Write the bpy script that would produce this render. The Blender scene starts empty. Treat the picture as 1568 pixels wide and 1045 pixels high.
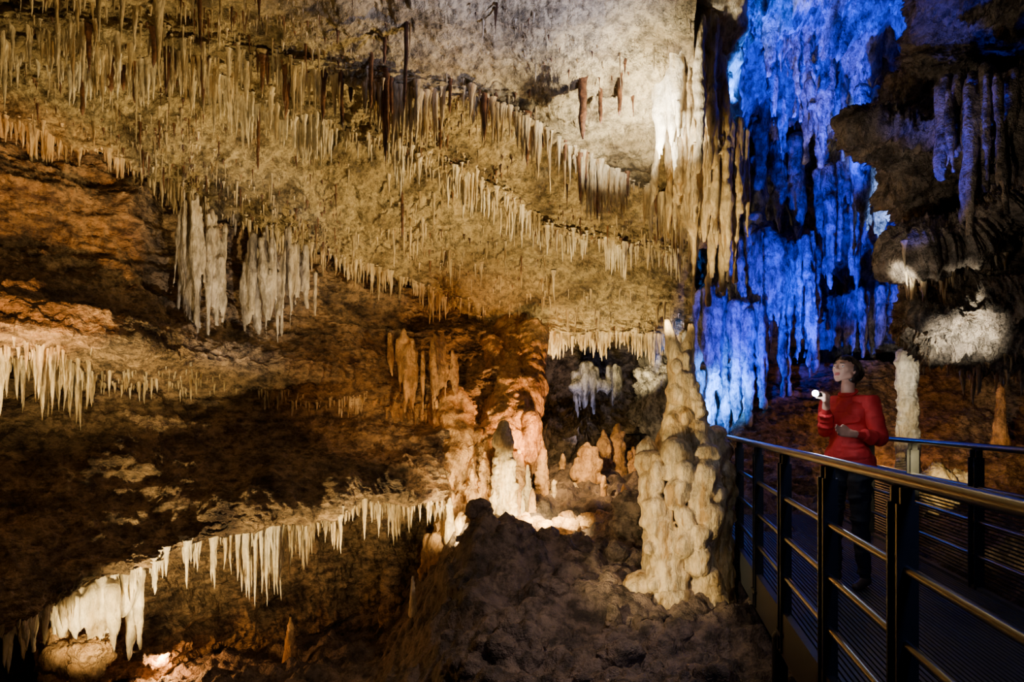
import bpy, math, random
import numpy as np
from mathutils import Vector
random.seed(4); rng=np.random.default_rng(4)
EYE=1.25; F=1045.0
# surveyed bearing (u,v) + metric distance Y -> world metres
def P(u,v,Y): return np.array([(u-784)/F*Y, Y, EYE+(640-v)/F*Y])
W=lambda x,y,z: np.array([x,y,z],float)

# ---------------- noise ----------------
def vnoise(p,seed=0):
    i=np.floor(p).astype(np.int64); f=p-i; w=f*f*f*(f*(f*6-15)+10)
    def h(a,b,c):
        n=(a*374761393+b*668265263+c*1274126177+seed*974711)&0xffffffff
        n=((n^(n>>13))*1103515245)&0xffffffff
        n=((n^(n>>16))*2246822519)&0xffffffff
        n=n^(n>>15)
        return (n&0xffff)/32767.5-1
    x,y,z=i[:,0],i[:,1],i[:,2]; a,b,c=w[:,0],w[:,1],w[:,2]
    l=lambda s,t,k:s+(t-s)*k
    return l(l(l(h(x,y,z),h(x+1,y,z),a),l(h(x,y+1,z),h(x+1,y+1,z),a),b),
             l(l(h(x,y,z+1),h(x+1,y,z+1),a),l(h(x,y+1,z+1),h(x+1,y+1,z+1),a),b),c)
def fbm(p,o=5,g=.5,seed=0):
    r=0;a=1;s=0
    for k in range(o):
        r=r+a*vnoise(p*(2.03**k)+k*17.3,seed+k); s+=a; a*=g
    return r/s
def ridged(p,o=4,seed=0,g=.5):
    r=0;a=1;s=0
    for k in range(o):
        r=r+a*(1-2*np.abs(vnoise(p*(2.1**k)+k*9.1,seed+k))); s+=a; a*=g
    return r/s

# ---------------- mesh helpers ----------------
def mk(name,V,Fc,mat,smooth=True):
    me=bpy.data.meshes.new(name)
    V=np.asarray(V,dtype=np.float32)
    if isinstance(Fc,np.ndarray) and Fc.shape[1]==4:
        n=len(Fc)
        me.vertices.add(len(V)); me.vertices.foreach_set('co',V.ravel())
        me.loops.add(n*4); me.loops.foreach_set('vertex_index',Fc.astype(np.int32).ravel())
        me.polygons.add(n); me.polygons.foreach_set('loop_start',np.arange(n,dtype=np.int32)*4)
        me.polygons.foreach_set('loop_total',np.full(n,4,dtype=np.int32))
        me.update(calc_edges=True); me.validate()
    else:
        me.from_pydata(V.tolist(),[],[list(f) for f in Fc]); me.update()
    me.polygons.foreach_set('use_smooth',[smooth]*len(me.polygons))
    ob=bpy.data.objects.new(name,me); bpy.context.scene.collection.objects.link(ob)
    for m in (mat if isinstance(mat,(list,tuple)) else [mat]): me.materials.append(m)
    return ob
def crom(A,n,axis):
    A=np.moveaxis(A,axis,0); m=len(A)
    t=np.linspace(0,m-1,n); i=np.minimum(t.astype(int),m-2); f=(t-i)[:,None,None]
    ext=np.concatenate([[2*A[0]-A[1]],A,[2*A[-1]-A[-2]]])
    p0,p1,p2,p3=ext[i],ext[i+1],ext[i+2],ext[i+3]
    r=.5*((2*p1)+(-p0+p2)*f+(2*p0-5*p1+4*p2-p3)*f*f+(-p0+3*p1-3*p2+p3)*f**3)
    return np.moveaxis(r,0,axis)
def gridfaces(nr,nc):
    a=np.arange(nr*nc).reshape(nr,nc)
    return np.stack([a[:-1,:-1],a[:-1,1:],a[1:,1:],a[1:,:-1]],-1).reshape(-1,4)
def sheet(name,rows,nr,nc,mat,disp):
    A=np.array(rows,float)
    G=crom(crom(A,nr,0),nc,1)
    du=np.gradient(G,axis=1); dv=np.gradient(G,axis=0)
    N=np.cross(du,dv); N/=np.linalg.norm(N,axis=2,keepdims=True)+1e-9
    p=G.reshape(-1,3); n=N.reshape(-1,3)
    s=np.sign(((W(0,2,EYE)-p)*n).sum(1).mean()) or 1
    n=n*s
    p=p+n*disp(p)[:,None]
    mk(name,p,gridfaces(nr,nc),mat)
    return p.reshape(nr,nc,3),n.reshape(nr,nc,3)

# ---------------- materials ----------------
def rock(name,cols,scale=1.0,stretch=(1,1,1),bump=.6,rough=(.45,.85),fine=14,dirt=.5,spec=.4):
    m=bpy.data.materials.new(name); m.use_nodes=True; nt=m.node_tree; N=nt.nodes; L=nt.links
    b=N['Principled BSDF']; tc=N.new('ShaderNodeTexCoord'); mp=N.new('ShaderNodeMapping')
    mp.inputs['Scale'].default_value=stretch; L.new(tc.outputs['Object'],mp.inputs['Vector'])
    def noise(s,d=8,r=.6,dist=0.0):
        n=N.new('ShaderNodeTexNoise'); n.inputs['Scale'].default_value=s; n.inputs['Detail'].default_value=d
        n.inputs['Roughness'].default_value=r; n.inputs['Distortion'].default_value=dist
        L.new(mp.outputs[0],n.inputs['Vector']); return n
    n1=noise(1.1*scale,5,.65,.4); cr=N.new('ShaderNodeValToRGB'); e=cr.color_ramp.elements
    k=len(cols)
    while len(e)<k: e.new(.5)
    for i,c in enumerate(cols):
        e[i].position=.34+.32*i/(k-1); e[i].color=(*c,1)
    L.new(n1.outputs['Fac'],cr.inputs[0])
    n2=noise(fine*.55,4,.75); r2=N.new('ShaderNodeMapRange'); r2.inputs[1].default_value=.38; r2.inputs[2].default_value=.58
    r2.inputs[3].default_value=1-dirt; r2.inputs[4].default_value=1.15; L.new(n2.outputs['Fac'],r2.inputs[0])
    mx=N.new('ShaderNodeVectorMath'); mx.operation='SCALE'
    L.new(cr.outputs[0],mx.inputs[0]); L.new(r2.outputs[0],mx.inputs['Scale'])
    L.new(mx.outputs[0],b.inputs['Base Color'])
    r3=N.new('ShaderNodeMapRange'); r3.inputs[1].default_value=.35; r3.inputs[2].default_value=.65
    r3.inputs[3].default_value=rough[0]; r3.inputs[4].default_value=rough[1]
    L.new(n1.outputs['Fac'],r3.inputs[0]); L.new(r3.outputs[0],b.inputs['Roughness'])
    b.inputs['Specular IOR Level'].default_value=spec
    bp=N.new('ShaderNodeBump'); bp.inputs['Strength'].default_value=bump; bp.inputs['Distance'].default_value=.07
    n4=noise(fine,4,.7); L.new(n4.outputs['Fac'],bp.inputs['Height']); L.new(bp.outputs[0],b.inputs['Normal'])
    return m
def plain(name,c,rough=.5,metal=0,emit=None,es=0,noise_amt=.15,ns=30):
    m=bpy.data.materials.new(name); m.use_nodes=True; nt=m.node_tree; N=nt.nodes; L=nt.links; b=N['Principled BSDF']
    tc=N.new('ShaderNodeTexCoord'); n=N.new('ShaderNodeTexNoise'); n.inputs['Scale'].default_value=ns
    L.new(tc.outputs['Object'],n.inputs['Vector'])
    r=N.new('ShaderNodeMapRange'); r.inputs[3].default_value=1-noise_amt; r.inputs[4].default_value=1+noise_amt
    L.new(n.outputs['Fac'],r.inputs[0]); s=N.new('ShaderNodeVectorMath'); s.operation='SCALE'
    s.inputs[0].default_value=c; L.new(r.outputs[0],s.inputs['Scale']); L.new(s.outputs[0],b.inputs['Base Color'])
    b.inputs['Roughness'].default_value=rough; b.inputs['Metallic'].default_value=metal
    if emit: b.inputs['Emission Color'].default_value=(*emit,1); b.inputs['Emission Strength'].default_value=es
    return m
M_ceil=rock('ceiling_limestone',[(.11,.075,.035),(.36,.27,.13),(.52,.41,.22),(.22,.155,.075)],bump=1,fine=18,dirt=.6)
M_wall=rock('brown_limestone',[(.05,.03,.02),(.24,.16,.09),(.42,.28,.15),(.12,.07,.045)],stretch=(1,1,1.8),bump=1,fine=14,dirt=.75,scale=1.4)
M_calc=rock('calcite',[(.28,.17,.06),(.56,.42,.22),(.70,.58,.38),(.36,.23,.09)],scale=2.4,stretch=(2,2,.5),bump=.5,rough=(.25,.6),dirt=.5,spec=.5)
M_white=rock('white_calcite',[(.5,.38,.2),(.75,.65,.46),(.85,.78,.62)],scale=2,stretch=(1.5,1.5,.6),bump=.5,rough=(.25,.55),dirt=.4)
M_dark=rock('stained_calcite',[(.03,.012,.008),(.13,.055,.025),(.24,.11,.045)],scale=3,bump=.4,rough=(.3,.6))
M_floor=rock('mud_floor',[(.055,.04,.034),(.15,.11,.09),(.25,.185,.14)],scale=1.5,bump=1,fine=11,dirt=.75)
M_och=rock('ochre_flowstone',[(.24,.12,.04),(.60,.37,.17),(.46,.26,.10)],scale=1.8,stretch=(1,1,.6),bump=.9,dirt=.6)
M_grey=rock('grey_limestone',[(.08,.065,.05),(.28,.23,.175),(.42,.35,.26),(.13,.105,.08)],scale=1.8,bump=1,fine=15,dirt=.75)
M_drp=rock('pale_drapery_calcite',[(.22,.16,.10),(.45,.37,.26),(.58,.49,.37),(.28,.21,.13)],scale=2,stretch=(2,2,.5),bump=.7,dirt=.55)
M_blue=rock('chamber_limestone',[(.08,.08,.09),(.36,.36,.38),(.58,.58,.60),(.14,.14,.15)],scale=1.5,stretch=(1.4,1.4,.7),bump=1,fine=12,dirt=.75)

# ---------------- main ceiling ----------------
r0=[W(x,.6,EYE+3.9) for x in (-8,-6,-4.2,-2.6,-1.4,0,1.3,2.6)]
r1=[P(-260,-60,5.2),P(0,-60,5.4),P(250,-60,5.5),P(450,-60,5.6),P(600,-60,5.7),P(760,-60,5.8),P(920,-60,5.9),P(1095,-60,6.1)]
r2=[P(-260,0,5.8),P(0,30,6.1),P(250,50,6.5),P(450,100,6.9),P(600,128,7.2),P(770,160,7.7),P(920,250,8.3),P(1060,312,8.9)]
r3=[P(-260,30,6.0),P(0,72,6.4),P(255,98,6.8),P(420,155,7.3),P(570,205,7.8),P(725,268,8.6),P(870,355,9.6),P(1055,385,10.4)]
r4=[P(-260,120,6.3),P(0,175,6.8),P(200,245,7.6),P(350,318,8.3),P(500,378,9.2),P(640,432,10.1),P(800,500,11.4),P(1070,512,12.3)]
up=lambda r,dy,dz:[p+np.array([0,dy,dz]) for p in r]
lip=lambda r:[up(r,-.22,.20),up(r,0,-.07),up(r,.2,.26)]
def ceil_d(p):
    return .12*fbm(p*.8,3,seed=3)+.15*ridged(p*np.array([1.6,1.6,3]),5,seed=8,g=.64)-.07*np.clip(ridged(p*np.array([.9,1.4,2]),2,seed=5),.4,1)+.035*fbm(p*9,3,g=.7,seed=2)
rows=[r0,r1]+lip(r2)+lip(r3)+[[.5*(a+b)+W(0,0,.16) for a,b in zip(r3,r4)]]+lip(r4)+[up(r4,2.2,.1),up(r4,5.0,.5)]
CG,CN=sheet('ceiling',rows,700,660,M_ceil,ceil_d)
# ---------------- left wall ----------------
w0=[P(-260,100,6.8),P(0,150,7.4),P(140,205,7.8),P(300,280,8.5),P(430,335,9.3),P(560,390,10.2),P(690,440,11.2),P(790,485,12.2)]
w1=[P(-260,200,6.3),P(0,250,6.7),P(140,300,7.2),P(300,380,8.0),P(430,420,8.9),P(560,460,9.8),P(690,495,10.6),P(790,520,11.5)]
w2=[P(-260,400,6.0),P(0,400,6.5),P(140,430,7.0),P(300,470,7.8),P(430,500,8.8),P(560,520,9.6),P(690,545,10.2),P(785,560,10.8)]
w3=[P(-260,480,5.2),P(0,505,5.6),P(140,525,6.1),P(290,550,7.1),P(430,570,8.4),P(560,590,9.3),P(690,605,9.7),P(775,620,10.1)]
w4=[P(-260,555,6.8),P(0,570,7.2),P(140,580,7.6),P(290,600,8.2),P(430,620,8.9),P(560,640,9.2),P(680,650,9.4),P(755,660,9.8)]
w5=[P(-260,750,6.2),P(0,740,6.4),P(140,720,6.9),P(290,710,7.6),P(430,700,8.2),P(560,700,8.6),P(670,700,8.9),P(720,710,9.4)]
w6=[P(-260,980,5.0),P(0,945,5.5),P(100,908,6.0),P(230,866,6.6),P(430,795,7.4),P(560,768,8.0),P(650,765,8.5),P(700,775,9.1)]
def wall_d(p):
    return .18*fbm(p*.9,3,seed=11)+.20*ridged(p*np.array([1.3,1.3,2.2]),6,seed=12,g=.62)+.10*fbm(p*np.array([.7,.7,5]),3,seed=13)+.03*fbm(p*9,3,g=.7,seed=14)
rowsW=[w0,w1,w2,up(w3,-.02,.12),w3,w4,w5,up(w6,-.03,.2),w6,up(w6,1.0,.1),up(w6,2.0,-.2),up(w6,2.4,-2.0),up(w6,2.2,-3.2)]
WG,WN=sheet('wall_left',rowsW,680,600,M_wall,wall_d)

# ---------------- floor ----------------
sm=lambda a,b,x: (lambda t:t*t*(3-2*t))(np.clip((x-a)/(b-a),0,1))
def ground(X,Y):
    hm=np.interp(Y,[0,4.5,8.5,10,12,18],[-2.3,-1.9,-1.3,-.95,-.9,-.5])
    hm=hm+.50*np.exp(-((X+.22)**2+(Y-7.0)**2)/.35)-.2*np.exp(-((X-.25)**2+(Y-8.6)**2)/.5)
    pit=-3.1+.1*np.abs(X+4)
    return pit+(hm-pit)*sm(-1.6,-.25,X+.08*(Y-7))
nx,ny=640,640
gx,gy=np.meshgrid(np.linspace(-7,8,nx),np.linspace(.3,17,ny))
z=EYE+ground(gx,gy); p=np.stack([gx,gy,z],-1).reshape(-1,3)
bil=1-ridged(p*2.6,4,seed=26,g=.5)
p[:,2]+=.20*fbm(p*1.3,3,seed=21)+.13*ridged(p*1.9,5,seed=22,g=.55)+.16*bil-.12+.035*fbm(p*9,3,g=.7,seed=23)
mk('floor',p,gridfaces(ny,nx),M_floor); FG=p.reshape(ny,nx,3)
def floor_at(x,y):
    return FG[int(np.clip((y-.3)/16.7*(ny-1),0,ny-1)),int(np.clip((x+7)/15*(nx-1),0,nx-1)),2]

# ---------------- blue chamber wall ----------------
us=[1000,1070,1150,1230,1310,1400,1500,1660]
def drow(v,Y): return [P(u,v,y) for u,y in zip(us,Y)]
rows=[drow(-330,[6.3,6.2,6,6,6,6,6,6]),
 drow(-60,[8.6,8,7.8,7.6,7.4,7.2,7.2,7]),
 drow(50,[10.5,9.6,9.2,8.8,8.5,8.3,8.2,8]),
 drow(125,[13,12.4,10.6,9.9,9.4,9.2,9.2,9]),
 drow(200,[15,15,13.6,12.6,11.6,10.6,10.3,10]),
 drow(320,[15,15.3,14.4,13.4,12.6,11.6,11.2,11]),
 drow(420,[14.5,14,12.4,13.4,13,12,11.8,11.5]),
 drow(520,[14,12.6,11.6,12.8,13,12.6,12,11.5]),
 drow(600,[13.2,11.4,12.2,12.8,12.8,12.6,12.4,12]),
 drow(680,[12.8,11.4,12.2,12.6,12.6,12.4,12,11.5]),
 drow(760,[12.4,11.2,11.6,12,12,11.8,11.4,11])]
def blue_d(p):
    return .45*fbm(p*.7,3,seed=31)+.62*ridged(p*np.array([1.3,1.3,.6]),5,seed=32,g=.6)+.22*ridged(p*np.array([4,4,1.2]),3,seed=33)+.05*fbm(p*9,3,g=.7,seed=34)
sheet('wall_back',rows,520,480,M_blue,blue_d)
us2=[690,760,830,900,970,1040,1100]
rows=[[P(u,v,Y+.5*math.sin(u*.03)) for u in us2] for v,Y in ((470,15),(530,15.6),(590,15.5),(650,14.5),(700,13),(760,12))]
sheet('wall_gallery',rows,200,240,M_grey,blue_d)
# ---------------- right overhang ----------------
ed=[(-160,1425,4.6),(0,1412,5.6),(60,1415,5.9),(120,1395,6.0),(172,1335,6.0),(195,1312,5.8),(225,1335,6.0),(270,1362,6.2),(330,1408,6.5),(362,1420,6.9),(383,1386,5.6),(405,1392,5.6),(425,1425,6.8),(455,1440,7.0),(474,1412,5.4),(500,1412,5.3),(527,1445,5.6),(548,1475,6.4),(545,1500,8.5)]
rows=[]
for v,u,Y in ed:
    k=1 if 350<v<480 else 0
    rows.append([P(u+45,v-8,Y+2.0),P(u+8,v,Y+.6),P(u,v,Y+.15),P(u+22,v,Y-.12)]+[P(u+22+(1760-u)*t,v+(-20-150*t)*k*min(1,t*2.2),Y-.12-.7*t) for t in (.22,.45,.75,1.2)])
def right_d(p):
    return .12*fbm(p*1.5,3,seed=41)+.24*ridged(p*np.array([2.4,2.4,3.4]),6,seed=42,g=.66)+.12*fbm(p*np.array([.8,.8,7]),3,seed=45)+.035*fbm(p*11,3,g=.7,seed=43)
OG,ON=sheet('rock_overhang',rows,540,460,M_grey,right_d)
us3=[1120,1200,1290,1380,1470,1560,1700,1900]
rows=[[P(u,v,Y-.0006*(u-1100)) for u in us3] for v,Y in ((560,11.4),(600,11.2),(640,10.8),(690,10.2),(760,9.4),(860,8.6),(1000,8.2))]
sheet('wall_right',rows,220,320,M_wall,wall_d)

# ---------------- stalactites ----------------
class Cones:
    def __init__(s): s.V=[];s.F=[];s.n=0
    def add(s,base,length,r,seg=7,rings=7,bend=.02,p=.75,flare=.5,lump=.09,tip=.06):
        t=np.linspace(0,1,rings)
        rad=r*((1-t)**p*(1-tip)+tip)*(1+lump*rng.normal(size=rings)); rad[0]*=1+flare; rad[-1]=r*tip*.6
        a=np.linspace(0,2*math.pi,seg,endpoint=False)+rng.uniform(0,6)
        fl=1+.15*np.sin(a*rng.integers(2,4)+rng.uniform(0,6))
        bx=rng.normal()*bend*length*t**2+.08*r*rng.normal(size=rings); by=rng.normal()*bend*length*t**2+.08*r*rng.normal(size=rings)
        x=base[0]+bx[:,None]+rad[:,None]*np.cos(a)*fl; y=base[1]+by[:,None]+rad[:,None]*np.sin(a)*fl
        z=base[2]-length*t[:,None]+0*x
        v=np.stack([x,y,z],-1).reshape(-1,3)
        for i in range(rings-1):
            for j in range(seg):
                k=(j+1)%seg; q=[i*seg+j,i*seg+k,(i+1)*seg+k,(i+1)*seg+j]
                s.F.append([s.n+w for w in q[::-1]])
        s.F.append([s.n+(rings-1)*seg+j for j in range(seg-1,-1,-1)])
        s.V.append(v); s.n+=len(v)
    def build(s,name,mat):
        if s.n: return mk(name,np.concatenate(s.V),s.F,mat)
def ucoord(q): return 784+q[...,0]/q[...,1]*F
def liprow(name,G,ctrl,nctrl,urange,n,L,R,mat,win=.5,spread=2,env=None,pw=3.,**kw):
    nr,nc=G.shape[:2]; ci=ctrl/(nctrl-1)*(nr-1); step=(nr-1)/(nctrl-1)
    a=int(max(0,ci-win*step)); b=int(min(nr-1,ci+win*step)); c=Cones()
    im=a+np.argmin(G[a:b+1,:,2],axis=0)
    um=ucoord(G[im,np.arange(nc)]); cols=np.where((um>urange[0])&(um<urange[1]))[0]
    k=0
    while k<n:
        j=rng.choice(cols); i=int(np.clip(im[j]+rng.normal()*spread,0,nr-1)); q=G[i,j].copy()
        d=fbm(np.array([[q[0]*3.2,q[1]*3.2,ctrl*3.]]),2)[0]
        if rng.random()>.42+1.3*d and rng.random()<.85: continue
        k+=1; m=.75+.7*(d+.25)
        if env: m*=env((um[j]-urange[0])/(urange[1]-urange[0]))
        s=rng.random()**pw
        l=(L[0]+(L[1]-L[0])*s)*max(.3,m)+.02
        r=min(R[0]+(R[1]-R[0])*(.3*rng.random()+.7*s),l*.4)
        q[2]+=.05; c.add(q,l+.05,r,**kw)
    return c.build(name,mat)
liprow('stalactite_row',CG,3,14,(560,1062),500,(.04,.58),(.010,.042),M_calc,spread=6)
liprow('stalactite_row',CG,3,14,(0,560),150,(.04,.42),(.010,.036),M_calc,spread=8)
liprow('stalactite_row',CG,3,14,(100,1040),32,(.2,.65),(.018,.04),M_dark,spread=12,p=.4,pw=1.8)
liprow('stalactite_row',CG,6,14,(-60,620),580,(.04,.40),(.010,.034),M_white,spread=5)
liprow('stalactite_row',CG,6,14,(600,1060),400,(.04,.42),(.010,.038),M_white,spread=8)
liprow('stalactite_row',CG,10,14,(-60,780),540,(.04,.38),(.010,.034),M_calc,spread=5)
liprow('stalactite_row',CG,10,14,(780,1060),400,(.06,.42),(.018,.05),M_calc,spread=7,pw=2)
liprow('stalactite_row',CG,8,14,(550,1030),160,(.04,.42),(.010,.035),M_calc,spread=16)
liprow('stalactite_row',CG,5,14,(-40,420),110,(.06,.5),(.012,.042),M_calc,spread=12)
liprow('stalactite_row',CG,1,14,(-40,260),60,(.06,.5),(.012,.042),M_calc,spread=14)
c1=Cones();c2=Cones()
nr,nc=CG.shape[:2]
for k in range(13000):
    i=rng.integers(int(nr*.03),int(nr*.74)); j=rng.integers(0,nc); q=CG[i,j]
    if q[1]<4: continue
    d=fbm(np.array([q*np.array([1.1,1.1,0])]),2,seed=77)[0]
    if rng.random()>.15+1.3*d: continue
    c=c1 if rng.random()<.65 else c2
    c.add(q+W(0,0,.02),rng.uniform(.02,.09)+.35*rng.random()**8,rng.uniform(.006,.016),seg=5,rings=4)
c1.build('straw_stalactites',M_calc); c2.build('straw_stalactites',M_dark)
CF=CG[:int(nr*.8)].reshape(-1,3); Cu=ucoord(CF); Cv=640-(CF[:,2]-EYE)/CF[:,1]*F
def ceil_at(u,v):
    k=np.argmin((Cu-u)**2+(Cv-v)**2); return CF[k].copy()
c=Cones()
for u,v,l,r in [(306,0,.42,.016),(622,38,.85,.026),(568,90,.5,.024),(590,60,.25,.02),(675,185,.35,.03),(832,165,.48,.036),(892,125,.62,.05),(919,140,.35,.03),(190,70,.45,.026),(205,75,.55,.028),(170,85,.35,.03),(952,118,.4,.03),(395,165,.5,.02),(395,205,.4,.02),(615,295,.6,.02),(690,130,.3,.02),(128,100,.5,.03)]:
    q=ceil_at(u,v); q[2]+=.06; c.add(q,l+.06,r,rings=10,bend=.01,p=.3,tip=.3)
c.build('stained_stalactites',M_dark)
liprow('stalactite_fringe',WG,8,13,(150,450),340,(.05,.60),(.012,.040),M_white,spread=5,win=.6,env=lambda s:.45+.75*s,pw=2.4)
liprow('stalactite_fringe',WG,8,13,(440,690),340,(.05,.42),(.012,.036),M_calc,spread=5,win=.6)
liprow('stalactite_fringe',WG,8,13,(-60,150),70,(.05,.3),(.015,.045),M_calc,spread=4,win=.6)
liprow('stalactite_fringe',WG,4,13,(-60,145),200,(.05,.5),(.012,.040),M_calc,spread=6,win=.6,pw=3)
liprow('stalactite_fringe',WG,4,13,(140,560),190,(.04,.25),(.010,.03),M_calc,spread=5,win=.6)
liprow('stalactite_fringe',WG,4,13,(560,760),120,(.05,.45),(.015,.04),M_och,spread=6,win=.6)
liprow('overhang_stalactites',OG,16,19,(1400,1565),120,(.03,.22),(.010,.035),M_calc,spread=6,win=1.0)
liprow('overhang_stalactites',OG,10.5,19,(1380,1565),90,(.03,.20),(.010,.03),M_calc,spread=6,win=1.0)

# ---------------- fused forms ----------------
def capsule(p0,r0,p1,r1,seg=16):
    p0=np.array(p0,float);p1=np.array(p1,float); d=p1-p0; L=np.linalg.norm(d)
    a=d/L if L>1e-5 else np.array([0,0,1.])
    h=np.array([1.,0,0]) if abs(a[0])<.8 else np.array([0,1.,0])
    e=np.cross(a,h);e/=np.linalg.norm(e);g=np.cross(a,e)
    prof=[(-r0*math.cos(t),r0*math.sin(t)) for t in np.linspace(.12,math.pi/2,5)]+[(L+r1*math.sin(t),r1*math.cos(t)) for t in np.linspace(0,math.pi/2-.12,5)]
    an=np.linspace(0,2*math.pi,seg,endpoint=False)
    V=np.concatenate([p0+a*s+r*(np.cos(an)[:,None]*e+np.sin(an)[:,None]*g) for s,r in prof]); Fc=[]; n=len(prof)
    for i in range(n-1):
        for j in range(seg):
            k=(j+1)%seg; Fc.append([i*seg+j,i*seg+k,(i+1)*seg+k,(i+1)*seg+j])
    Fc.append([j for j in range(seg-1,-1,-1)]); Fc.append([(n-1)*seg+j for j in range(seg)])
    return V,Fc
def fuse(name,parts,voxel,mat,disp=None,smooth=2):
    V=[];Fc=[];o=0
    for (a,ra,b,rb) in parts:
        v,f=capsule(a,ra,b,rb); V.append(v); Fc+=[[i+o for i in q] for q in f]; o+=len(v)
    ob=mk(name+'_t',np.concatenate(V),Fc,mat)
    m=ob.modifiers.new('r','REMESH'); m.mode='VOXEL'; m.voxel_size=voxel
    if smooth:
        s=ob.modifiers.new('s','SMOOTH'); s.iterations=smooth; s.factor=.5
    dg=bpy.context.evaluated_depsgraph_get(); me=bpy.data.meshes.new_from_object(ob.evaluated_get(dg))
    bpy.data.objects.remove(ob)
    n=len(me.vertices); co=np.empty(n*3,np.float32); me.vertices.foreach_get('co',co); co=co.reshape(-1,3).astype(float)
    if disp is not None:
        no=np.empty(n*3,np.float32); me.vertices.foreach_get('normal',no); no=no.reshape(-1,3)
        co=co+no*disp(co)[:,None]; me.vertices.foreach_set('co',co.astype(np.float32).ravel())
    me.polygons.foreach_set('use_smooth',[True]*len(me.polygons)); me.name=name; me.update()
    if not me.materials: me.materials.append(mat)
    o2=bpy.data.objects.new(name,me); bpy.context.scene.collection.objects.link(o2); return o2,co
def along(poly,n,jit):
    A=np.array([P(*q) for q in poly]); A=crom(A[:,None,:],200,0)[:,0]
    d=np.r_[0,np.cumsum(np.linalg.norm(np.diff(A,axis=0),axis=1))]
    for k in range(n):
        s=(k+rng.random())/n*d[-1]
        q=np.array([np.interp(s,d,A[:,k]) for k in range(3)]); q+=rng.normal(size=3)*np.array([jit,jit,0]); yield q,s/d[-1]
arch=lambda s:.35+.65*math.sin(math.pi*min(1,max(0,s)))
U3=W(0,0,1)
def drape(name,poly,n,L,R,mat,env=None,jit=.05,rise=.3,body=.1,vox=.026,amp=.03,top=None):
    parts=[]; A=[P(*q) for q in poly]
    if body:
        for a,b in zip(A[:-1],A[1:]): parts.append((a+U3*rise*.3,body,b+U3*rise*.3,body))
    for q,s in along(poly,n,jit):
        l=(L[0]+(L[1]-L[0])*rng.random()**1.3)*(env(s) if env else 1); r=rng.uniform(*R)
        b1=rng.normal()*.02;b2=rng.normal()*.02; B_=W(b1,b2,0); st=rng.uniform(-.05,.1)
        if top: st-=top*rng.random()
        q=q+U3*st; tl=1.15 if not top else .6
        parts.append((q+U3*rise,r*tl,q-U3*l*.35+B_,r*.85)); parts.append((q-U3*l*.35+B_,r*.85,q-U3*l*.75+B_*1.5,r*.5)); parts.append((q-U3*l*.75+B_*1.5,r*.5,q-U3*l+B_*2,vox*.6))
    d=lambda p: amp*(.8*ridged(p*np.array([9,9,1.2]),3,seed=61)+.9*fbm(p*np.array([3,3,2.]),3,seed=62)+.35*fbm(p*14,2,seed=63))
    return fuse(name,parts,vox,mat,d,1)
drape('drapery',[(275,370,7.6),(293,310,7.4),(315,320,7.5),(340,375,7.7)],40,(.6,1.55),(.018,.045),M_drp,env=arch,jit=.05,body=0,vox=.017,rise=.15,top=.55)
drape('drapery',[(378,410,8.2),(408,365,8.0),(440,375,8.2),(472,395,8.6)],40,(.35,1.1),(.018,.05),M_drp,env=arch,jit=.05,body=0,vox=.019,rise=.15,top=.4)
drape('drapery',[(600,530,9.2),(640,540,9.2),(700,560,9.5)],26,(.3,.7),(.025,.055),M_och,env=arch,body=0,top=.3)
drape('flowstone_curtain',[(1012,130,7.5),(1030,105,7.4),(1050,85,7.3)],12,(.5,1.25),(.03,.08),M_white,jit=.06,rise=.5,vox=.02)
cb=[(P(1080,-70,7.3),.42,P(1082,80,7.8),.30),(P(1082,80,7.8),.30,P(1095,230,8.2),.22),(P(1095,230,8.2),.22,P(1100,330,8.3),.14),(P(1060,300,8.9),.3,P(1075,350,9.2),.2),(P(1085,-60,8.5),.5,P(1085,300,9.3),.28),(P(1080,-60,9.8),.6,P(1090,330,10.6),.35)]  # solid body of the curtain, added to keep blue chamber light off the ceiling
fuse('curtain_rock_blocker',cb,.036,M_calc,lambda p:.16*ridged(p*np.array([2,2,1.4]),5,seed=66,g=.6)+.05*ridged(p*np.array([7,7,1.2]),3,seed=67),1)
drape('flowstone_curtain',[(1050,105,7.4),(1070,110,7.4),(1090,150,7.6),(1105,210,7.8)],44,(.3,1.2),(.02,.055),M_calc,jit=.10,rise=.4,vox=.02,amp=.045)
drape('flowstone_curtain',[(1045,260,8.1),(1075,250,7.8),(1102,250,7.8),(1126,265,8.0)],56,(.3,1.6),(.02,.06),M_calc,jit=.12,rise=.4,vox=.02,amp=.045)
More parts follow.
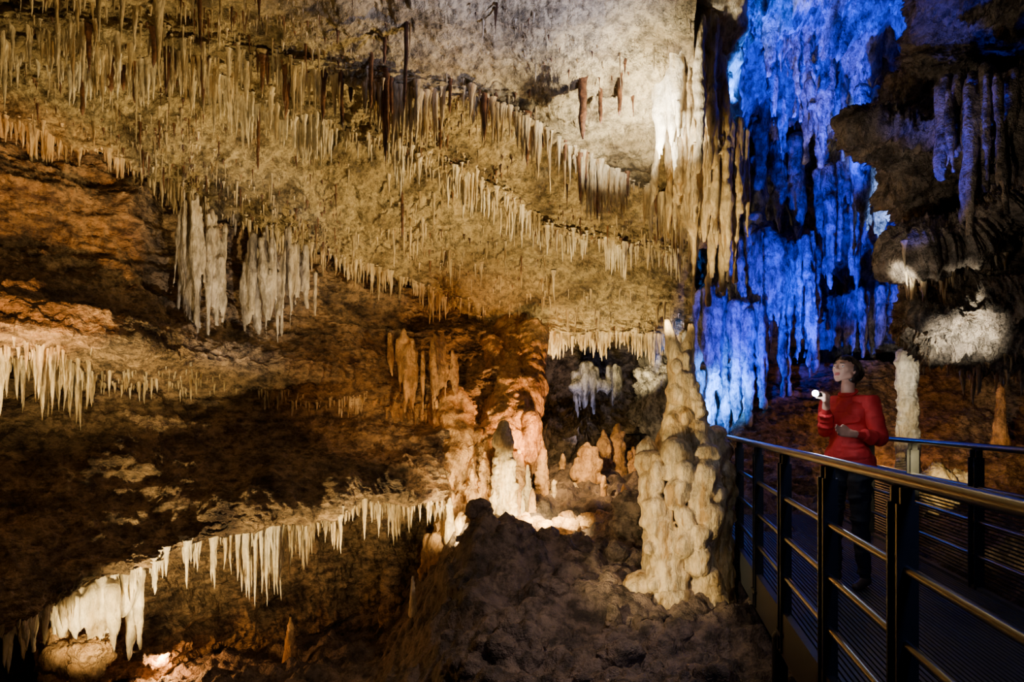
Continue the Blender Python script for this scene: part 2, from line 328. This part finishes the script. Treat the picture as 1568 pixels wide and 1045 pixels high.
for poly,n,L,R in [([(1110,-20,8),(1135,-10,8),(1165,-20,8)],10,(.3,1.0),(.035,.08)),
  ([(1185,30,8.6),(1200,40,8.6),(1220,60,8.6)],7,(.4,1.3),(.03,.06)),
  ([(1168,110,9.4),(1185,110,9.4),(1200,130,9.4)],6,(.5,1.4),(.035,.08)),
  ([(1255,100,9.2),(1275,110,9.3),(1305,130,9.4)],10,(.4,1.5),(.035,.08)),
  ([(1300,190,10),(1320,210,10),(1345,230,10)],8,(.5,1.3),(.04,.08)),
  ([(1355,240,8.8),(1372,240,8.5),(1392,250,8.2)],12,(.5,1.25),(.035,.08)),
  ([(1160,400,10.9),(1175,430,10.7),(1200,430,10.6),(1222,450,10.8)],24,(.6,1.9),(.035,.08)),
  ([(1245,330,11),(1290,350,11),(1335,350,11)],9,(.3,1.2),(.04,.09)),
  ([(1080,510,10.8),(1105,540,10.6),(1125,560,10.8)],18,(.5,1.5),(.04,.09)),
  ([(1135,260,11.5),(1170,290,11.5),(1215,300,11.5)],8,(.4,1.4),(.05,.10)),
  ([(1270,520,12),(1320,520,11.6),(1365,500,11)],12,(.1,.5),(.03,.07))]:
    drape('limestone_drapery',poly,n,L,R,M_blue,jit=.20,rise=.7,body=0,vox=.03,amp=.07)
drape('limestone_drapery',[(878,600,13),(905,590,13),(930,600,13)],14,(.2,.6),(.03,.08),M_blue,jit=.2,vox=.035)
drape('overhang_drapery',[(1475,160,4.9),(1510,160,4.75),(1570,165,4.6)],24,(.2,.75),(.02,.035),M_grey,jit=.06,vox=.016,body=0,top=.3)
drape('overhang_drapery',[(1440,180,5.2),(1470,175,5.1),(1490,180,5.0)],10,(.15,.5),(.02,.04),M_grey,jit=.06,vox=.016,body=0,top=.2)

def chain(pts,k=1):
    return [(P(*a[:3]),a[3]*a[2]/F,P(*b[:3]),b[3]*b[2]/F) for a,b in zip(pts[:-1],pts[1:])]
flow=lambda a,s=0:(lambda p:a*(.5*fbm(p*2.2,3,seed=51+s)+.6*ridged(p*np.array([3.4,3.4,5.]),5,seed=52+s,g=.6)+.3*fbm(p*np.array([12,12,4.]),3,seed=53+s)))
parts=chain([(1050,1120,6.5,98),(1048,1000,6.5,80),(1052,900,6.5,64),(1052,800,6.5,62),(1052,720,6.5,54),(1052,680,6.5,42),(1050,640,6.5,29),(1046,600,6.5,24),(1042,560,6.5,19)])
parts+=chain([(1040,565,6.5,16),(1031,535,6.5,11),(1026,515,6.5,8),(1022,492,6.45,5)])
parts+=chain([(1046,560,6.5,15),(1052,535,6.5,10),(1057,515,6.5,7),(1058,500,6.5,5)])
for u,v,Y,r in [(990,690,6.35,12),(994,712,6.3,20),(998,745,6.2,22),(1004,778,6.15,22),(1014,812,6.1,22),(1022,850,6.1,24),(1026,890,6.1,24),(1030,930,6.05,30),
  (1072,680,6.25,15),(1080,700,6.15,20),(1078,728,6.05,22),(1070,760,6.05,18),(1082,790,6.05,20),(1074,818,5.95,13),(1068,850,6.05,20),(1080,890,6.1,24),(1084,930,6.1,30),
  (1098,666,6.6,12),(1106,690,6.6,18),(1110,720,6.55,17),(1112,752,6.5,17),(1108,790,6.5,18),(1104,830,6.5,20),(1098,880,6.5,24),
  (1036,664,6.25,17),(1048,640,6.3,14),(1058,655,6.3,14),(1034,690,6.1,20),(1048,720,6.0,14),(1038,750,6.0,18),(1048,790,6.0,14),(1046,830,6.0,16),
  (1034,600,6.35,10),(1056,605,6.35,11),(1044,580,6.35,10),(1062,628,6.35,13),(1036,560,6.4,9),(1050,548,6.4,8),(980,900,6.2,22),(990,960,6.1,34),(1060,980,6.0,34),(1100,960,6.2,30)]:
    parts.append((P(u,v,Y),r*Y/F,P(u+rng.normal()*2,v+r*.9,Y),r*.85*Y/F))
for _ in range(60):
    v=rng.uniform(570,1000); w=np.interp(v,[500,600,680,720,900,1000],[8,20,44,60,60,72]); u=1050+rng.uniform(-1,1)*w
    parts+=chain([(u,v,6.45-w*.0062*rng.uniform(.5,1),rng.uniform(4,8)),(u+rng.normal()*3,v+rng.uniform(8,26),6.45-w*.0068,rng.uniform(5,9))])
ws=lambda f_:(lambda p:f_(p)*np.clip((2.4-p[:,2])/1.0,.25,1))
fuse('giant_stalagmite',parts,.017,M_calc,ws(flow(.07)),1)
parts=chain([(780,500,11.4,30),(785,560,10.6,24),(785,620,9.9,28),(768,680,9.5,36),(735,740,9.3,42),(715,800,9.1,38),(700,880,9,46)])
parts+=chain([(815,510,10.9,18),(815,600,10,14),(803,660,9.8,18),(792,720,9.7,20)])
parts+=chain([(755,540,10.6,18),(755,640,9.9,20),(738,700,9.5,24)])
parts+=chain([(690,620,9.7,30),(700,680,9.4,30),(690,720,9.2,28)])
for _ in range(70):
    v=rng.uniform(520,860); c0=np.interp(v,[500,620,700,800,880],[790,785,760,712,700]); w=np.interp(v,[500,620,700,880],[30,34,48,44]); u=c0+rng.uniform(-1,1)*w
    Y=np.interp(v,[500,560,620,680,740,880],[11.2,10.5,9.8,9.4,9.2,8.9])
    parts+=chain([(u,v,Y-.2,rng.uniform(3,8)),(u-3,v+rng.uniform(25,80),Y-.24,rng.uniform(4,9))])
fuse('flowstone_column',parts,.03,M_och,lambda p:.10*ridged(p*np.array([3,3,2]),5,seed=58,g=.6)+.05*ridged(p*np.array([8,8,1.]),3,seed=59),1)
def stag(name,u,v,Y,base_v,w,mat,lean=0,amp=.08,col=False):
    h=base_v-v
    ks=(.40,.42,.45,.5) if col else (.10,.26,.40,.55)
    parts=chain([(u,v+w*ks[0],Y,w*ks[0]),(u+lean,v+h*.22,Y,w*ks[1]),(u,v+h*.6,Y,w*ks[2]),(u,v+h,Y,w*ks[3]),(u,v+h+20,Y,w*.75)])
    for _ in range(int(8+h/9)):
        t=rng.uniform(.1,1); ww=w*(.2+.3*t); parts+=chain([(u+rng.uniform(-1,1)*ww,v+h*t,Y-ww*Y/F*.5,w*.12),(u+rng.uniform(-.9,.9)*ww,v+h*t+w*.25,Y-ww*Y/F*.5,w*.16)])
    fuse(name,parts,max(.010,w*Y/F*.04),mat,flow(amp*min(1,w*Y/F*3.5),random.randint(0,40)),1)
for a in [(772,648,8.7,808,44,M_calc),(689,762,8.6,805,15,M_white),(706,785,8.5,840,19,M_calc),(722,718,8.8,850,24,M_och),(742,690,8.9,800,20,M_och),(808,712,9.2,768,16,M_calc),(830,672,9.8,760,20,M_och),
          (848,735,9.7,775,14,M_calc),(900,678,10.2,770,50,M_och),(925,658,11,760,26,M_och),(945,648,11.2,750,30,M_och),(880,740,9.9,785,22,M_calc),(862,695,10.6,770,16,M_och),(970,685,10.6,780,24,M_och),
          (632,882,8.0,920,9,M_white),(445,945,8.4,1000,16,M_och),(655,820,8.9,990,40,M_och),(600,840,9.3,990,36,M_wall),(940,930,5.6,1010,40,M_floor),
          (1345,625,10.6,700,14,M_och),(1532,588,9.6,660,16,M_och),(690,700,9.0,790,16,M_och),(815,750,8.9,790,12,M_och),(955,740,9.2,800,18,M_och),(925,730,9.4,790,12,M_och),(795,690,9.1,780,16,M_calc)]:
    stag('stalagmite',*a)
stag('stalagmite_column',1388,533,8.2,760,30,M_white,0,.09,True)
def boulder(name,u,v,Y,r,mat,n=7,amp=.1,flat=1.):
    parts=[]
    for _ in range(n):
        a=(u+rng.uniform(-.7,.7)*r,v+rng.uniform(-.35,.35)*r*flat,Y+rng.uniform(-.2,.2),r*rng.uniform(.25,.45)*flat); b=(u+rng.uniform(-.7,.7)*r,v+rng.uniform(-.3,.4)*r*flat,Y,r*rng.uniform(.25,.45)*flat)
        parts+=chain([a,b])
    fuse(name,parts,max(.013,r*Y/F*.05),mat,flow(amp,random.randint(0,60)),1)
boulder('boulder',1452,750,6.9,42,M_calc,10,.2)
boulder('boulder',835,812,8.5,55,M_och,14,.16,.45)
boulder('boulder',900,800,8.8,40,M_och,10,.16,.5)
boulder('boulder',985,790,7.6,45,M_floor,8,.2)
boulder('boulder',120,1000,6.4,50,M_och,9,.2)
parts=[]
for _ in range(55):
    x=rng.uniform(-.7,1.4); y=rng.uniform(4.2,7.6); r=rng.uniform(.03,.13); zf=floor_at(x,y)
    parts.append((W(x,y,zf-.02),r,W(x+rng.normal()*r,y+rng.normal()*r*.5,zf),r*.7))
fuse('rubble',parts,.018,M_floor,flow(.12,9),1)
drape('flowstone_curtain',[(75,935,6.1),(120,925,6.2),(160,915,6.4),(190,920,6.6)],30,(.15,.6),(.025,.06),M_white,jit=.10,env=lambda s:.5+.6*s,body=.05,rise=.12,vox=.017)

# ---------------- walkway ----------------
M_steel=plain('painted_steel',(.02,.024,.03),.4,.6)
M_rail=plain('brushed_rail',(.13,.135,.15),.28,1.0)
M_deck=plain('deck_grating',(.035,.04,.055),.6,.2)
XL=lambda y:.866+.2*y
XR=lambda y:2.40+.2*y
def box(c,ax,ay,az,hx,hy,hz):
    c=np.array(c);V=[]
    for sx in(-1,1):
        for sy in(-1,1):
            for sz in(-1,1): V.append(c+ax*hx*sx+ay*hy*sy+az*hz*sz)
    return V,[[0,1,3,2],[4,6,7,5],[0,4,5,1],[2,3,7,6],[0,2,6,4],[1,5,7,3]]
class Acc:
    def __init__(s):s.V=[];s.F=[];s.n=0
    def put(s,vf):
        v,f=vf; s.V+=[list(x) for x in v]; s.F+=[[i+s.n for i in q] for q in f]; s.n+=len(v)
    def build(s,n,m,parent=None,smooth=False):
        o=mk(n,s.V,s.F,m,smooth)
        if parent:o.parent=parent
        return o
D=np.array([.2,1,0])/math.hypot(.2,1); S=np.array([D[1],-D[0],0]); U=U3
def empty(n):
    e=bpy.data.objects.new(n,None); bpy.context.scene.collection.objects.link(e); e.empty_display_size=.2; return e
def railing(X,y0,y1,name,posts,infill=False):
    E=empty(name); r=Acc()
    for z,rad in ((1.04,.024),(.74,.016),(.49,.016),(.24,.016)):
        r.put(capsule(W(X(y0),y0,z),rad,W(X(y1),y1,z),rad,16))
    r.build('rails',M_rail,E,True)
    b=Acc()
    for y in posts:
        for s in (-.045,.045):
            c=W(X(y),y,0)+D*s
            b.put(box(c+U*.36,S,D,U,.034,.007,.60)); b.put(box(c+U*.985,S,D,U,.022,.007,.03))
        b.put(box(W(X(y),y,-.12),S,D,U,.04,.08,.012)); b.put(box(W(X(y),y,.9),S,D,U,.012,.045,.012))
    b.build('posts',M_steel,E)
    if infill:
        k=Acc()
        for z in np.arange(.06,.70,.028):
            k.put(box(W(X((y0+y1)/2),(y0+y1)/2,z)+S*.03,S,D,U,.003,(y1-y0)/2*1.02,.006))
        k.build('infill_slats',M_steel,E)
    return E
railing(XL,.3,12,'walkway_railing',[1.25,2.33,3.3,4.35,5.4,6.5,7.6,8.8,10,11.2])
railing(XR,.3,9,'walkway_railing',[1.4,2.6,3.8,5.0,6.2,7.4,8.6],True)
dk=Acc(); ym=6
for k in range(52): dk.put(box(W(XL(ym)+.03+.0292*k,ym,-.02),S,D,U,.009,6.2,.02))
for y in np.arange(.2,12,.3): dk.put(box(W((XL(y)+XR(y))/2,y,-.06),S,D,U,.74,.02,.02))
dk.put(box(W(XL(ym),ym,-.12),S,D,U,.02,6.3,.14)); dk.put(box(W(XR(ym),ym,-.12),S,D,U,.02,6.3,.14))
DE=empty('walkway_deck'); dk.build('grating',M_deck,DE)
sup=Acc()
for y in (1.5,4.5,7.5,10.5):
    for X in (XL,XR): sup.put(capsule(W(X(y),y,-.2),.05,W(X(y),y,-1.6),.05))
sup.build('supports',M_steel,DE,True)
E=empty('gallery_railing'); g=Acc()
for z in (.95,.7,.45): g.put(capsule(W(1.5,12.0,z),.015,W(3.2,12.4,z),.015,10))
for x in (1.6,2.3,3.0): g.put(capsule(W(x,12+.24*(x-1.5),-.0),.018,W(x,12+.24*(x-1.5),.97),.018,10))
g.build('rails',M_steel,E,True)

# ---------------- woman ----------------
O=W(2.50,5.1,0); WO=empty('woman')
f=W(-.80,-.60,0); l=W(.60,-.80,0)
def w(x,y,z): return O+W(x,y,z)
def fl(F_,L_,Z_): return O+W(.015,0,0)+f*F_+l*L_+U*Z_
B=[]
def lk(a,ra,b,rb): B.append((a,ra,b,rb))
for s in (-1,1):
    hip=fl(0,.085*s,.90); kn=fl(.03,.10*s,.49); an=fl(-.02,.11*s,.09)
    lk(hip,.092,kn,.058); lk(kn,.056,an,.038)
    lk(fl(-.04,.11*s,.045),.038,fl(.13,.12*s,.03),.028); lk(an,.037,fl(-.04,.11*s,.045),.036)
    lk(fl(-.04,.075*s,.93),.085,fl(-.03,.07*s,.86),.085)
lk(fl(0,-.07,.96),.092,fl(0,.07,.96),.092)
lk(fl(0,-.045,1.08),.080,fl(0,.045,1.08),.080)
lk(fl(0,-.04,.98),.095,fl(0,-.04,1.12),.080); lk(fl(0,.04,.98),.095,fl(0,.04,1.12),.080)
lk(fl(.0,-.05,1.12),.080,fl(.01,-.065,1.28),.087); lk(fl(.0,.05,1.12),.080,fl(.01,.065,1.28),.087)
lk(fl(.05,-.06,1.25),.055,fl(.05,.06,1.25),.055)
lk(fl(0,-.115,1.37),.050,fl(0,.115,1.37),.050); lk(fl(0,0,1.30),.095,fl(0,0,1.38),.070)
lk(fl(0,0,1.38),.055,fl(.015,0,1.49),.045)
Rsh=fl(0,-.155,1.365); Rel=w(-.14,.03,1.15); Rwr=w(-.205,-.115,1.345)
Lsh=fl(0,.155,1.365); Lel=w(.145,-.19,1.10); Lwr=w(-.085,-.27,1.135)
lk(Rsh,.050,Rel,.039); lk(Rel,.039,Rwr,.027)
lk(Lsh,.050,Lel,.040); lk(Lel,.039,Lwr,.027)
T=w(-.235,-.13,1.415); ta=np.array([-.85,-.50,.12]); ta/=np.linalg.norm(ta)
e1=U-ta*np.dot(U,ta); e1/=np.linalg.norm(e1); e2=np.cross(ta,e1)
pc=T-e2*.028-e1*.012
lk(Rwr,.025,pc-e1*.03,.022); lk(pc-e1*.03-ta*.018,.017,pc+e1*.01-ta*.02,.014); lk(pc-e1*.03+ta*.018,.017,pc+e1*.01+ta*.02,.014)
for i in range(4):
    s=(i-1.5)*.0185; R_=.0225-.001*abs(i-1); pts=[T+ta*s+ (math.cos(a)*e1+math.sin(a)*e2)*R_ for a in (-1.5,-.5,.5,1.5+.25*(i in(1,2)))]
    for a,b,ra,rb in zip(pts[:-1],pts[1:],(.0088,.0082,.0075),(.0082,.0075,.0068)): lk(a,ra,b,rb)
lk(pc-e1*.02+ta*.03,.0105,T-e1*.026+ta*.042,.0095); lk(T-e1*.026+ta*.042,.0095,T-e1*.024+e2*.012+ta*.055,.008)
hd=np.array([-.93,-.1,.18]); hd/=np.linalg.norm(hd); hs=np.array([0,-.25,-.97]); hs-=hd*np.dot(hs,hd); hs/=np.linalg.norm(hs); hn=np.cross(hd,hs)
lk(Lwr,.025,Lwr+hd*.03,.024)
for k in (-1,1): lk(Lwr+hd*.02+hs*.014*k,.017,Lwr+hd*.085+hs*.024*k,.013)
lk(Lwr+hd*.05,.016,Lwr+hd*.085,.013)
for i in range(4):
    q0=Lwr+hd*.085+hs*(i-1.5)*.0195; ln=(.031,.036,.033,.025)[i]; q1=q0+hd*ln+hn*.006; q2=q1+hd*ln*.7+hn*.014; q3=q2+hd*ln*.4+hn*.016
    lk(q0,.0092,q1,.0084); lk(q1,.0084,q2,.0077); lk(q2,.0077,q3,.0068)
lk(Lwr+hd*.03-hs*.02,.012,Lwr+hd*.06-hs*.042,.010); lk(Lwr+hd*.06-hs*.042,.010,Lwr+hd*.088-hs*.046+hn*.006,.008)
hf=np.array([-.84,-.46,.28]); hf/=np.linalg.norm(hf); hl=np.cross(U,hf); hl/=np.linalg.norm(hl); hu=np.cross(hf,hl)
C=O+W(-.015,-.01,1.60)
H=lambda a,b,c:C+hf*a+hl*b+hu*c
lk(H(-.03,0,.015),.082,H(.012,0,.018),.078)
for s in (-1,1):
    lk(H(.04,.024*s,.0),.045,H(.05,.012*s,-.05),.030); lk(H(.01,.045*s,-.04),.03,H(.055,.014*s,-.075),.02)
    lk(H(-.008,.076*s,.012),.010,H(-.004,.078*s,-.022),.008); lk(H(-.014,.079*s,.014),.009,H(-.018,.08*s,-.004),.008)
    lk(H(.078,.038*s,.024),.008,H(.084,.016*s,.026),.008)
    lk(H(.066,.036*s,-.014),.018,H(.07,.026*s,-.02),.014)
lk(H(.065,0,-.088),.018,H(.068,0,-.086),.018)
lk(H(.082,0,.018),.008,H(.108,0,-.016),.0095); lk(H(.09,-.010,-.021),.008,H(.09,.010,-.021),.008)
lk(H(.080,-.013,-.047),.0075,H(.080,.013,-.047),.0075); lk(H(.078,-.012,-.057),.0078,H(.078,.012,-.057),.0078)
lk(C+W(.03,.01,-.05),.048,fl(.01,0,1.45),.046)
Ms=plain('skin',(.62,.36,.25),.5); Mr=plain('red_shirt',(.55,.018,.02),.75,ns=60); Mb=plain('black_trousers',(.014,.014,.018),.8); Mh=plain('dark_hair',(.018,.010,.007),.45,ns=90); Ml=plain('lips',(.4,.10,.09),.4); Mshoe=plain('shoe_leather',(.08,.05,.035),.5)
def wd(p):
    fold=.012*ridged(p*np.array([8,8,13.]),2,seed=71)
    cloth=(p[:,2]<1.40)&(p[:,2]>.1)
    for q,rr in ((Rwr,.085),(Lwr,.10),(Lwr+hd*.08,.12),(T,.1)): cloth&=np.linalg.norm(p-q,axis=1)>rr
    hem=((p[:,2]>.87)&(p[:,2]<1.40)).astype(float)*.010
    return np.where(cloth,fold+.004+hem,0)
body,co=fuse('body',B,.0058,Ms,wd,smooth=3); body.parent=WO
me=body.data
for m in (Mr,Mb,Ml,Mshoe): me.materials.append(m)
cen=np.empty(len(me.polygons)*3,np.float32); me.polygons.foreach_get('center',cen); cen=cen.reshape(-1,3)
mi=np.zeros(len(cen),np.int32)
lo=cen[:,2]<.87; mi[:]=1; mi[lo]=2; mi[cen[:,2]<.075]=4
mi[cen[:,2]>1.435]=0
dist=lambda q:np.linalg.norm(cen-q,axis=1)
adir=(Rwr-Rel)/np.linalg.norm(Rwr-Rel); mi[((cen-Rwr)@adir>-.03)&(dist(Rwr)<.2)&(cen[:,0]<O[0]-.15)]=0
bd=(Lwr-Lel)/np.linalg.norm(Lwr-Lel); mi[((cen-Lwr)@bd>-.02)&(dist(Lwr)<.22)&((cen-Lwr)[:,1]<.05)]=0
mi[(dist(H(.086,0,-.052))<.022)&((cen-C)@hu<-.042)&((cen-C)@hu>-.064)&((cen-C)@hf>.075)]=3
me.polygons.foreach_set('material_index',mi)
hp=[(H(-.045,0,.03),.086,H(-.0,0,.045),.076),(H(-.05,-.02,.0),.082,H(-.055,.02,0),.082),(H(-.07,0,-.04),.06,H(-.075,0,-.085),.045),(H(-.02,.05,.02),.045,H(-.04,.045,-.05),.035),(H(-.02,-.05,.02),.045,H(-.04,-.045,-.05),.035),(H(.02,0,.07),.035,H(.05,.02,.062),.02),(H(.02,0,.07),.035,H(.05,-.02,.062),.02),(H(-.12,0,.0),.035,H(-.125,0,-.03),.03)]
hr,_=fuse('hair',hp,.006,Mh,lambda p:.004*ridged(p*np.array([60,60,12.]),2,seed=5)); hr.parent=WO
Mew=plain('eye_white',(.8,.78,.75),.2); Mir=plain('iris',(.05,.025,.01),.2)
for s in (-1,1):
    v,fc=capsule(H(.072,.033*s,.006),.012,H(.0725,.033*s,.006),.012); o=mk('eye_white',v,fc,Mew); o.parent=WO
    v,fc=capsule(H(.080,.034*s,.008),.0055,H(.0803,.034*s,.008),.0055); o=mk('iris',v,fc,Mir); o.parent=WO
    v,fc=capsule(H(.085,.045*s,.028),.003,H(.093,.018*s,.031),.0035); o=mk('eyebrow',v,fc,Mh); o.parent=WO
cl=[]
for k in range(14):
    a0=k/14*6.283; a1=(k+1)/14*6.283; g=lambda a:fl(.008+.058*math.cos(a),.060*math.sin(a),1.435-.025*math.cos(a)); cl.append((g(a0),.012,g(a1),.012))
cl2,_=fuse('collar',cl,.006,Mr); cl2.parent=WO
v,fc=capsule(T-ta*.05,.0135,T+ta*.055,.0135); o=mk('torch_body',v,fc,M_steel); o.parent=WO
v,fc=capsule(T+ta*.06,.018,T+ta*.075,.02); o=mk('torch_head',v,fc,M_steel); o.parent=WO
Mt=plain('torch_lens',(1,1,1),.2,0,(.75,.85,1),260)
v,fc=capsule(T+ta*.088,.022,T+ta*.0885,.022); o=mk('torch_lens',v,fc,Mt); o.parent=WO

# ---------------- lights ----------------
def lamp(kind,pos,pw,col,target=None,ang=80,blend=.6,rad=.05):
    L=bpy.data.lights.new('cave_lamp_or_fill',kind); L.energy=pw; L.color=col; L.shadow_soft_size=rad
    o=bpy.data.objects.new('cave_lamp_or_fill',L); bpy.context.scene.collection.objects.link(o); o.location=Vector(pos)
    if kind=='SPOT':
        L.spot_size=math.radians(ang); L.spot_blend=blend
        o.rotation_euler=(Vector(target)-Vector(pos)).to_track_quat('-Z','Y').to_euler()
    return o
WARM=(1,.62,.24); YEL=(1,.72,.31); WHT=(1,.90,.72); COOL=(.55,.58,1); BLU=(.0,.025,1); ORG=(1,.44,.12); SKY=(.01,.11,1)
S_='SPOT'; PT='POINT'
lamp(S_,P(980,500,7.6),900,YEL,P(600,270,8.2),80,.9,.05)
lamp(S_,P(930,560,8.4),400,YEL,P(900,370,10),90,.9,.05)
lamp(S_,P(420,560,5.6),300,YEL,P(160,60,6.4),80,.9,.05)
lamp(S_,P(985,255,7.0),420,WHT,P(960,160,7.5),110,.9,.04)
lamp(S_,P(1000,330,6.2),560,COOL,P(850,30,6.2),80,.9,.04)
lamp(S_,P(960,330,6.6),560,WHT,P(1040,170,7.4),40,.7,.04)
lamp(S_,P(1000,560,5.8),600,YEL,P(1095,310,7.8),34,.7,.05)
lamp(S_,P(250,1050,5.6),360,YEL,P(330,840,7.0),90,.8,.05)
lamp(S_,P(120,1040,5.3),200,YEL,P(145,960,6.2),50,.8,.05)
lamp(S_,P(560,900,7.2),130,YEL,P(560,770,8.0),100,.8,.05)
lamp(PT,P(250,1010,7.8),60,ORG,rad=.04)
lamp(S_,P(40,640,5.2),110,YEL,P(40,530,5.8),110,.8,.04)
lamp(S_,P(240,640,5.8),80,YEL,P(220,540,6.4),100,.8,.04)
lamp(S_,P(800,765,7.9),240,YEL,P(775,745,8.8),70,.8,.04)
lamp(S_,P(850,730,8.0),600,YEL,P(835,815,8.5),80,.8,.04)
lamp(S_,P(840,700,8.6),360,ORG,P(775,620,10),80,.8,.05)
lamp(S_,P(700,830,7.9),220,YEL,P(698,780,8.6),90,.8,.04)
lamp(S_,P(800,740,7.4),170,WARM,P(640,690,9.2),60,.9,.05)
lamp(S_,P(860,640,8.6),420,WARM,P(900,740,10.2),70,.8,.05)
lamp(S_,P(860,600,11.2),160,YEL,P(880,520,11.9),120,.8,.04)
lamp(S_,P(970,600,11.4),120,YEL,P(970,525,12.1),120,.8,.04)
lamp(S_,P(780,900,4.4),340,YEL,P(1045,800,6.5),54,.8,.04)
lamp(S_,P(940,640,5.2),110,YEL,P(1045,590,6.5),40,.7,.04)
lamp(S_,P(100,700,4.0),620,ORG,P(50,385,6.5),30,.4,.05)
lamp(S_,P(480,750,6.0),260,(1,.86,.70),P(370,420,8),42,.8,.05)
lamp(S_,P(620,600,6.4),120,ORG,P(600,560,9.0),70,.9,.05)
lamp(S_,W(-.8,1.5,2.2),90,WARM,W(-3.6,6.5,.8),80,1,.1)  # added dim fill from beside the camera, lifts the left wall
lamp(S_,W(.9,4.4,1.5),75,(1,.76,.62),W(.1,6.0,-.9),110,1,.05)  # added weak fill from above for the foreground floor
lamp(S_,P(880,700,11.5),80,COOL,P(890,620,13),50,.8,.04)
lamp(S_,P(900,720,11.5),110,COOL,P(880,690,13),50,.8,.04)
# blue
lamp(S_,P(1230,420,7.6),2600,BLU,P(1265,20,8.6),62,.9,.05)
lamp(S_,P(1085,650,9.6),1500,(.02,.20,1),P(1105,590,11.0),60,.9,.05)
lamp(S_,P(1120,640,8.6),1500,BLU,P(1200,460,11),60,.9,.05)
lamp(S_,P(1240,600,9.2),1100,BLU,P(1320,240,12),60,.9,.05)
lamp(S_,P(1375,480,7.8),900,(.25,.42,1),P(1375,320,8.5),34,.7,.03)
lamp(S_,P(1130,170,7.6),420,SKY,P(1135,20,8),60,.8,.04)
lamp(S_,P(1330,450,5.0),180,BLU,P(1500,110,5),50,.9,.05)
# right
lamp(S_,P(1480,590,4.6),110,WHT,P(1470,500,5.2),50,.8,.03)
lamp(S_,P(1340,480,5.0),110,WHT,P(1405,395,5.5),24,.8,.03)
lamp(S_,P(1100,560,3.6),75,(1,.80,.60),P(1400,250,5.6),44,.9,.06)  # added fill from the camera side onto the upper overhang
lamp(S_,P(1340,640,6.6),150,WHT,P(1390,610,8.2),36,.7,.04)
lamp(PT,P(1345,655,9.6),20,ORG,rad=.04)
lamp(S_,P(1500,600,7.8),60,ORG,P(1500,650,9.6),70,.8,.04)
lamp(S_,P(1400,700,5.8),130,YEL,P(1455,745,6.9),60,.6,.04)
lamp(S_,W(.9,2.6,1.9),46,(1,.84,.72),W(2.5,5.1,1.35),22,.8,.06)
lamp(PT,T+ta*.12,2.5,(.8,.88,1),rad=.02)
lamp(S_,W(1.2,.2,2.2),75,(.35,.45,1),W(1.9,3.5,.4),60,.9,.12)  # added bluish fill near the camera to brighten the deck

wd_=bpy.data.worlds.new('cave_dark'); bpy.context.scene.world=wd_; wd_.use_nodes=True
wd_.node_tree.nodes['Background'].inputs[0].default_value=(.8,.6,.45,1); wd_.node_tree.nodes['Background'].inputs[1].default_value=.010

cam=bpy.data.cameras.new('camera'); co_=bpy.data.objects.new('camera',cam); bpy.context.scene.collection.objects.link(co_)
co_.location=(0,0,EYE); co_.rotation_euler=(math.pi/2,0,0); cam.sensor_width=36; cam.lens=36*F/1568
cam.shift_y=(640-522.5)/1568; cam.clip_start=.05
bpy.context.scene.camera=co_
